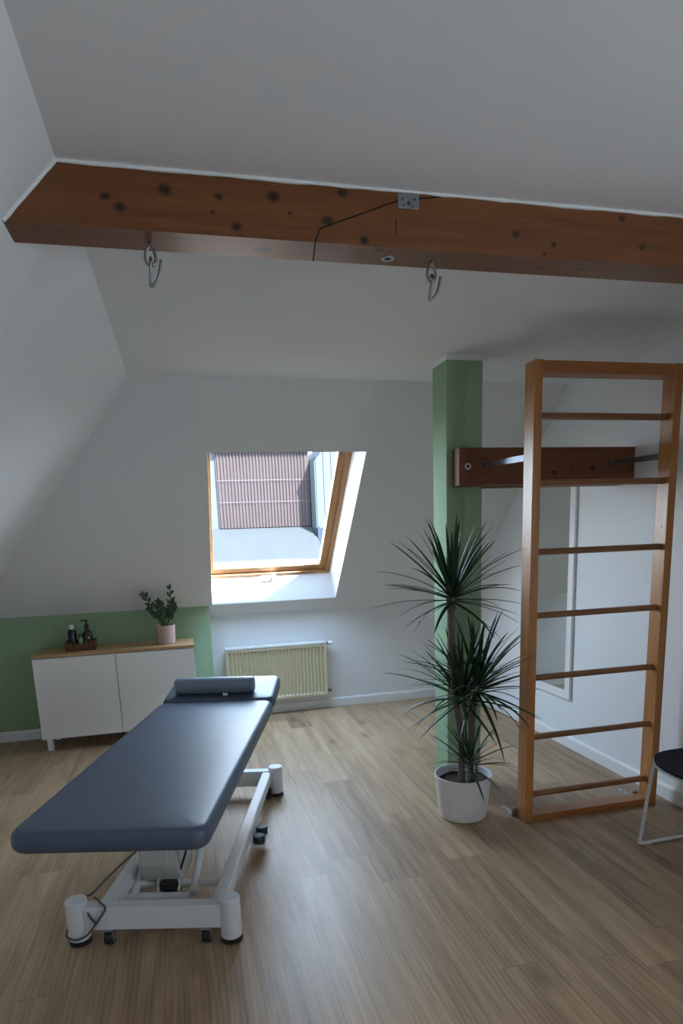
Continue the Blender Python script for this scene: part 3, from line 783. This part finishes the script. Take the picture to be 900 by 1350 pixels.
for o_ in (-.014, .012): cane([dl(1.350, 1.10, 3.13), dl(1.352+o_, 1.16, 3.13), dl(1.352+o_*1.6, 1.22, 3.125)], .010, .012)
crown(dr, dl(1.352, 1.235, 3.125), 66, .40, .0130)
crown(dr, dl(1.392, .700, 3.09), 48, .40, .0130, (-.4, 1.4))
crown(dr, dl(1.482, .735, 3.10), 56, .41, .0130, (-.65, 1.4))
crown(dr, dl(1.416, .335, 3.045), 36, .25, .0085, (-.25, 1.35))

# ------------------------------------------------------------------ massage table
TH = math.radians(15)
mt = thing('massage_table', (-.242, 2.41, 0), 'slate blue padded treatment table on a white wheeled lift frame', 'treatment table', None, -TH)
m = MB(); m.slab(-.288, .362, -.432, 1.222, .598, .676, .060, .030, crown=.004); m.build('mattress', 'vinyl', mt, 60)
hm = Matrix.Translation((0, 1.232, .640)) @ Matrix.Rotation(math.radians(9.5), 4, 'X')
m = MB(); m.slab(-.288, .362, .006, .385, -.040, .036, .050, .028, hm, crown=.003); m.build('head_section', 'vinyl', mt, 60)
m = MB(); m.box(-.20, .28, -.30, 1.15, .575, .598, .003); m.box(-.20, -.16, -.28, 1.12, .545, .576, .003); m.box(.24, .28, -.28, 1.12, .545, .576, .003)
for y in (-.26, .40, 1.08): m.box(-.16, .24, y, y+.04, .545, .576, .003)
m.build('top_frame', 'frame_white', mt)
m = MB(); m.box(-.10, -.06, 1.10, 1.42, .548, .588, .003, mat=Matrix.Translation((0, 0, .012))); m.box(.14, .18, 1.10, 1.42, .548, .588, .003, mat=Matrix.Translation((0, 0, .012)))
m.build('head_hinge', 'frame_white', mt)
# H base: two cross bars, two rails, four round feet
for y in (0.0, 1.46):
    m = MB(); m.box(-.27, .28, y-.028, y+.028, .068, .165, .004); m.build('crossbar', 'frame_white', mt)
    for x in (-.30, .312):
        m = MB(); m.lathe([(.040, .022), (.042, .024), (.042, .184), (.039, .187)], 28, Matrix.Translation((x, y, 0))); ft = m.build('foot', 'frame_white', mt, 40)
        m = MB(); m.lathe([(.036, 0), (.043, .003), (.043, .020), (.040, .022)], 28, Matrix.Translation((x, y, 0))); m.build('rubber_ring', 'black_rubber', ft, 40)
for x in (-.19, .262):
    m = MB(); m.box(x-.028, x+.028, .02, 1.44, .100, .160, .006, 2); m.build('side_rail', 'frame_white', mt)
def caster(x, y, top=.070, fm='steel'):
    m = MB(); m.cyl((x-.016, y, .028), (x+.016, y, .028), .028, 24); cs = m.build('caster', 'black_rubber', mt, 40)
    q = MB(); q.box(x-.021, x-.0165, y-.016, y+.016, .018, .066, .001); q.box(x+.0165, x+.021, y-.016, y+.016, .018, .066, .001)
    q.box(x-.021, x+.021, y-.018, y+.020, .058, .068, .003); q.cyl((x-.024, y, .028), (x+.024, y, .028), .010, 12)
    if top > .08: q.box(x-.012, x+.012, y+.004, y+.020, .066, top, .002)
    q.build('caster_fork', fm, cs, 40)
caster(-.175, -.012); caster(.215, -.012); caster(-.250, 1.395, .14, 'black_plastic'); caster(.268, 1.395, .14, 'black_plastic')
m = MB(); m.cyl((-.165, .27, .095), (.236, .27, .095), .017, 16)
for x in (-.15, .205): m.cyl((x-.003, .27, .095), (x+.003, .27, .095), .0185, 16)
m.build('pivot_tube', 'frame_white', mt, 40)
m = MB(); m.cyl((-.185, .20, .070), (.095, .20, .070), .021, 16); m.build('lower_tube', 'frame_white', mt, 40)
for x in (-.150, .105):
    m = MB(); m.tube([(x, .21, .075), (x, .27, .10), (x, .86, .53), (x, .90, .56)], .018, 12); m.build('lift_link', 'frame_white', mt, 50)
m = MB(); m.cyl((-.17, .86, .545), (.15, .86, .545), .016, 14); m.build('upper_tube', 'frame_white', mt, 40)
# motor housing
m = MB()
m.prism([(.20, .205), (.205, .560), (.46, .560), (.46, .20), (.40, .120), (.240, .120)], 'x', -.110, .060)
hb = bmesh.new()
me_ = bpy.data.meshes.new('tmp'); me_.from_pydata(m.v, [], m.f); hb.from_mesh(me_); bpy.data.meshes.remove(me_)
bmesh.ops.bevel(hb, geom=hb.edges[:], offset=.012, segments=3, profile=.5, affect='EDGES')
m = MB().bm(hb); hs = m.build('motor_housing', 'housing_grey', mt, 40)
m = MB(); m.slab(-.100, .018, -.185, .0, 0, .012, .022, .006, Matrix.Translation((0, .203, .40)) @ Matrix.Rotation(PI/2, 4, 'X')); m.build('cover', 'housing_grey', hs, 40)
for x in (-.072, -.008): MB().cyl((x, .194, .372), (x, .188, .372), .0055, 10).build('cover_screw', 'dark_steel', hs, 40)
m = MB(); m.box(-.030, .038, .225, .285, .035, .135, .008); m.box(-.040, .046, .215, .25, .085, .128, .008); m.build('actuator', 'black_plastic', hs)
for x in (-.045, .045): MB().tube([(x, .21, .075), (x, .26, .19)], .007, 8).build('actuator_fork', 'housing_grey', mt, 40)
# foot control
m = MB(); m.box(.288, .352, .655, .845, .058, .064, .002); m.box(.286, .292, .655, .845, .058, .15, .002); pd = m.build('foot_control', 'frame_white', mt)
for y in (.800, .700):
    m = MB(); m.lathe([(.026, .064), (.030, .067), (.030, .096), (.026, .102)], 24, Matrix.Translation((.320, y, 0))); m.build('pedal', 'black_rubber', pd, 40)
# cables
def bez(pts, n=10):
    P_ = [Vector(p) for p in pts]; out = []
    for i in range(len(P_)-1):
        p0 = P_[max(0, i-1)]; p1 = P_[i]; p2 = P_[i+1]; p3 = P_[min(len(P_)-1, i+2)]
        for j in range(n):
            t = j/n; out.append(.5*((2*p1)+(-p0+p2)*t+(2*p0-5*p1+4*p2-p3)*t*t+(-p0+3*p1-3*p2+p3)*t**3))
    out.append(P_[-1]); return out
m = MB(); m.tube(bez([(-.115, .20, .285), (-.155, .15, .262), (-.205, .09, .225), (-.245, .045, .190), (-.275, .030, .172), (-.24, -.032, .14), (-.21, -.036, .10)]), .0045, 7)
m.build('power_cable', 'cable', mt, 60); m = MB()
m.tube(bez([(-.245, .04, .172), (-.225, .02, .178), (-.20, -.005, .174), (-.17, -.034, .166), (-.20, -.038, .12), (-.235, -.045, .075), (-.262, -.044, .050), (-.300, -.049, .040), (-.340, -.030, .046), (-.350, .0, .055)]), .0042, 7)
m.build('cable_loop', 'cable', mt, 60)
m = MB(); m.tube(bez([(.115, .06, .585), (.150, .09, .52), (.148, .12, .44), (.11, .17, .31), (.05, .235, .165)]), .0050, 7); m.build('control_cable', 'black_plastic', mt, 60)
# bolster on the head section
bl = thing('bolster', (0, 0, 0), 'grey-blue round neck roll lying on the table head end', 'cushion')
u_ = Vector((math.sin(TH), math.cos(TH), 0)); w_ = Vector((math.cos(TH), -math.sin(TH), 0))
base = Vector((-.242, 2.41, 0))
pc = base+w_*.010+u_*1.325
bl.location = (pc.x, pc.y, .6935); bl.rotation_euler = (0, 0, -TH-math.radians(.5))
m = MB(); m.lathe([(.018, -.232), (.036, -.231), (.044, -.226), (.0475, -.215), (.0485, -.12), (.049, 0), (.0485, .12), (.0475, .215), (.044, .226), (.036, .231), (.018, .232)], 32,
                  Matrix.Translation((0, 0, .049)) @ Matrix.Rotation(PI/2, 4, 'Y'))
br = m.build('cover', 'vinyl_light', bl, 60)
m = MB(); m.box(.050, .078, -.036, -.034, -.004, .010); m.build('care_tag', 'white_plastic', bl)

# ------------------------------------------------------------------ chair at the right edge
chx, chy = 2.28, 2.285
ch = thing('chair', (chx, chy, 0), 'white sled-base chair with navy seat pad at the right edge', 'chair')
def grid(mb, fn, nu, nv):
    vs = [fn(i/nu, j/nv) for i in range(nu+1) for j in range(nv+1)]
    fs = [(i*(nv+1)+j, i*(nv+1)+j+1, (i+1)*(nv+1)+j+1, (i+1)*(nv+1)+j) for i in range(nu) for j in range(nv)]
    mb.add(vs, fs)
SN = 40
def seat_outline(grow=0.0):
    """rounded-square seat, front towards -x"""
    out = []
    for k in range(SN):
        a = 2*PI*k/SN; ca, sa = math.cos(a), math.sin(a); e = 2/2.9
        out.append((math.copysign(abs(ca)**e, ca)*(.225+grow)+.0, math.copysign(abs(sa)**e, sa)*(.248+grow)))
    return out
def seat_surface(z0, thick, grow):
    m = MB(); vs = []; fs = []; oc = seat_outline(grow)
    levels = [(1, 0), (.97, 1), (.7, 1), (.35, 1), (0, 1)]
    def dish(x, y, s): return z0+.020*(s**3)+.010*(y/.25)**2*s-.012*max(0, (-x-.12)/.12)**2
    for s_ in (.02, .35, .7, .92, 1.0):
        for x, y in oc: vs.append((x*s_, y*s_, dish(x*s_, y*s_, s_)-thick))
    for s_ in (1.0, .92, .7, .35, .02):
        for x, y in oc: vs.append((x*s_, y*s_, dish(x*s_, y*s_, s_)))
    for i in range(9):
        for k in range(SN): fs.append((i*SN+k, i*SN+(k+1) % SN, (i+1)*SN+(k+1) % SN, (i+1)*SN+k))
    fs.append(tuple(range(SN))[::-1]); fs.append(tuple(9*SN+k for k in range(SN)))
    m.add(vs, fs); return m
seat_surface(.434, .010, 0).build('seat_shell', 'white_plastic', ch, 60)
seat_surface(.4445, .010, -.006).build('seat_pad', 'seat_navy', ch, 60)
m = MB(); n1, n2 = 14, 10
def back(u_, v_, off=0):
    y = (v_-.5)*.46*(1-.10*u_**3); z = .455+u_*.36
    x = .205+.095*u_+.05*(-(abs(v_-.5)*2)**2)*min(1, u_*1.5)
    return (x+off, y, z)
vs = [back(i/n1, j/n2) for i in range(n1+1) for j in range(n2+1)]+[back(i/n1, j/n2, .010) for i in range(n1+1) for j in range(n2+1)]
q = (n1+1)*(n2+1); fs = []
for i in range(n1):
    for j in range(n2):
        a = i*(n2+1)+j; fs.append((a, a+1, a+n2+2, a+n2+1)); fs.append((q+a, q+a+n2+1, q+a+n2+2, q+a+1))
edge = [i*(n2+1) for i in range(n1+1)]+[n1*(n2+1)+j for j in range(1, n2+1)]+[i*(n2+1)+n2 for i in range(n1-1, -1, -1)]+[j for j in range(n2-1, 0, -1)]
for a, b in zip(edge, edge[1:]+edge[:1]): fs.append((a, b, q+b, q+a))
m.add(vs, fs); m.build('backrest', 'white_plastic', ch, 50)
for s_ in (1, -1):
    y = .222*s_
    m = MB(); m.tube(bez([(-.130, y*.92, .430), (-.150, y*.97, .405), (-.175, y, .20), (-.198, y, .030), (-.195, y, .010), (-.175, y, .008), (.0, y, .008), (.20, y, .008), (.222, y, .012), (.222, y, .035), (.18, y*.97, .25), (.145, y*.92, .425)], 6), .0085, 10)
    lg = m.build('sled_leg', 'frame_white', ch, 60)
    for x in (-.15, .16): MB().box(x-.018, x+.018, y-.010, y+.010, 0, .010, .003).build('glide', 'white_plastic', lg)
for x, z in ((-.13, .424), (.145, .419)): MB().cyl((x, -.205, z), (x, .205, z), .0075, 10).build('cross_tube', 'frame_white', ch, 50)

# ------------------------------------------------------------------ light
wd = bpy.data.worlds.new('World'); sc.world = wd; wd.use_nodes = True
nt = wd.node_tree; bg = nt.nodes['Background']
tc = N(nt, 'ShaderNodeTexCoord'); sp = N(nt, 'ShaderNodeSeparateXYZ'); nt.links.new(tc.outputs['Generated'], sp.inputs[0])
cr = N(nt, 'ShaderNodeValToRGB'); e = cr.color_ramp.elements
e[0].position = 0; e[0].color = (.76, .88, 1, 1); e[1].position = 1; e[1].color = (.42, .65, 1, 1)
nt.links.new(sp.outputs[2], cr.inputs[0]); nt.links.new(cr.outputs[0], bg.inputs['Color'])
bg.inputs['Strength'].default_value = 12.0

sun = bpy.data.lights.new('sun', 'SUN'); sun.energy = 60; sun.angle = math.radians(3); sun.color = (1, .985, .965)
so = bpy.data.objects.new('sun', sun); COL.objects.link(so)
sdir = Vector((.45, -.775, 1)).normalized()
so.rotation_euler = (-sdir).to_track_quat('-Z', 'Y').to_euler(); so.location = (4, -6, 12)

# portals help sample the daylight coming through the roof window and the added one
def portal(name, loc, direction, sx, sy):
    l = bpy.data.lights.new(name, 'AREA'); l.shape = 'RECTANGLE'; l.size = sx; l.size_y = sy; l.cycles.is_portal = True
    o = bpy.data.objects.new(name, l); COL.objects.link(o); o.location = loc
    o.rotation_euler = Vector(direction).to_track_quat('-Z', 'Y').to_euler(); return o
pc = Vector(Wp((AX0+AX1)/2, BT/2, .12))
portal('roof_window_portal', pc, -un, AX1-AX0, BT)
portal('added_window_portal', (R+.2, (FW[0]+FW[1])/2, (FW[2]+FW[3])/2), (-1, 0, 0), FW[1]-FW[0], FW[3]-FW[2])

# ------------------------------------------------------------------ camera
cam = bpy.data.cameras.new('camera'); co = bpy.data.objects.new('camera', cam); COL.objects.link(co)
Rw = Matrix(((0.97071715, 0.08309436, -0.22539641), (-0.23726095, 0.18468342, -0.95372914), (-0.03762253, 0.979279, 0.19899041)))
co.matrix_world = Matrix.Translation((0, 0, 1.55)) @ Rw.to_4x4()
cam.sensor_fit = 'VERTICAL'; cam.sensor_height = 24; cam.sensor_width = 16
cam.lens = 838.43/1350*24
cam.shift_x = -(450.08-450)/1350; cam.shift_y = (880.68-675)/1350
cam.clip_start = .02
sc.camera = co

sc.view_settings.view_transform = 'Standard'; sc.view_settings.look = 'None'; sc.view_settings.gamma = 1; sc.view_settings.use_curve_mapping = False
sc.view_settings.exposure = .90
sc.cycles.use_denoising = True
sc.cycles.max_bounces = 12; sc.cycles.diffuse_bounces = 8; sc.cycles.transparent_max_bounces = 8
sc.cycles.caustics_reflective = False; sc.cycles.caustics_refractive = False
sc.cycles.sample_clamp_indirect = 8
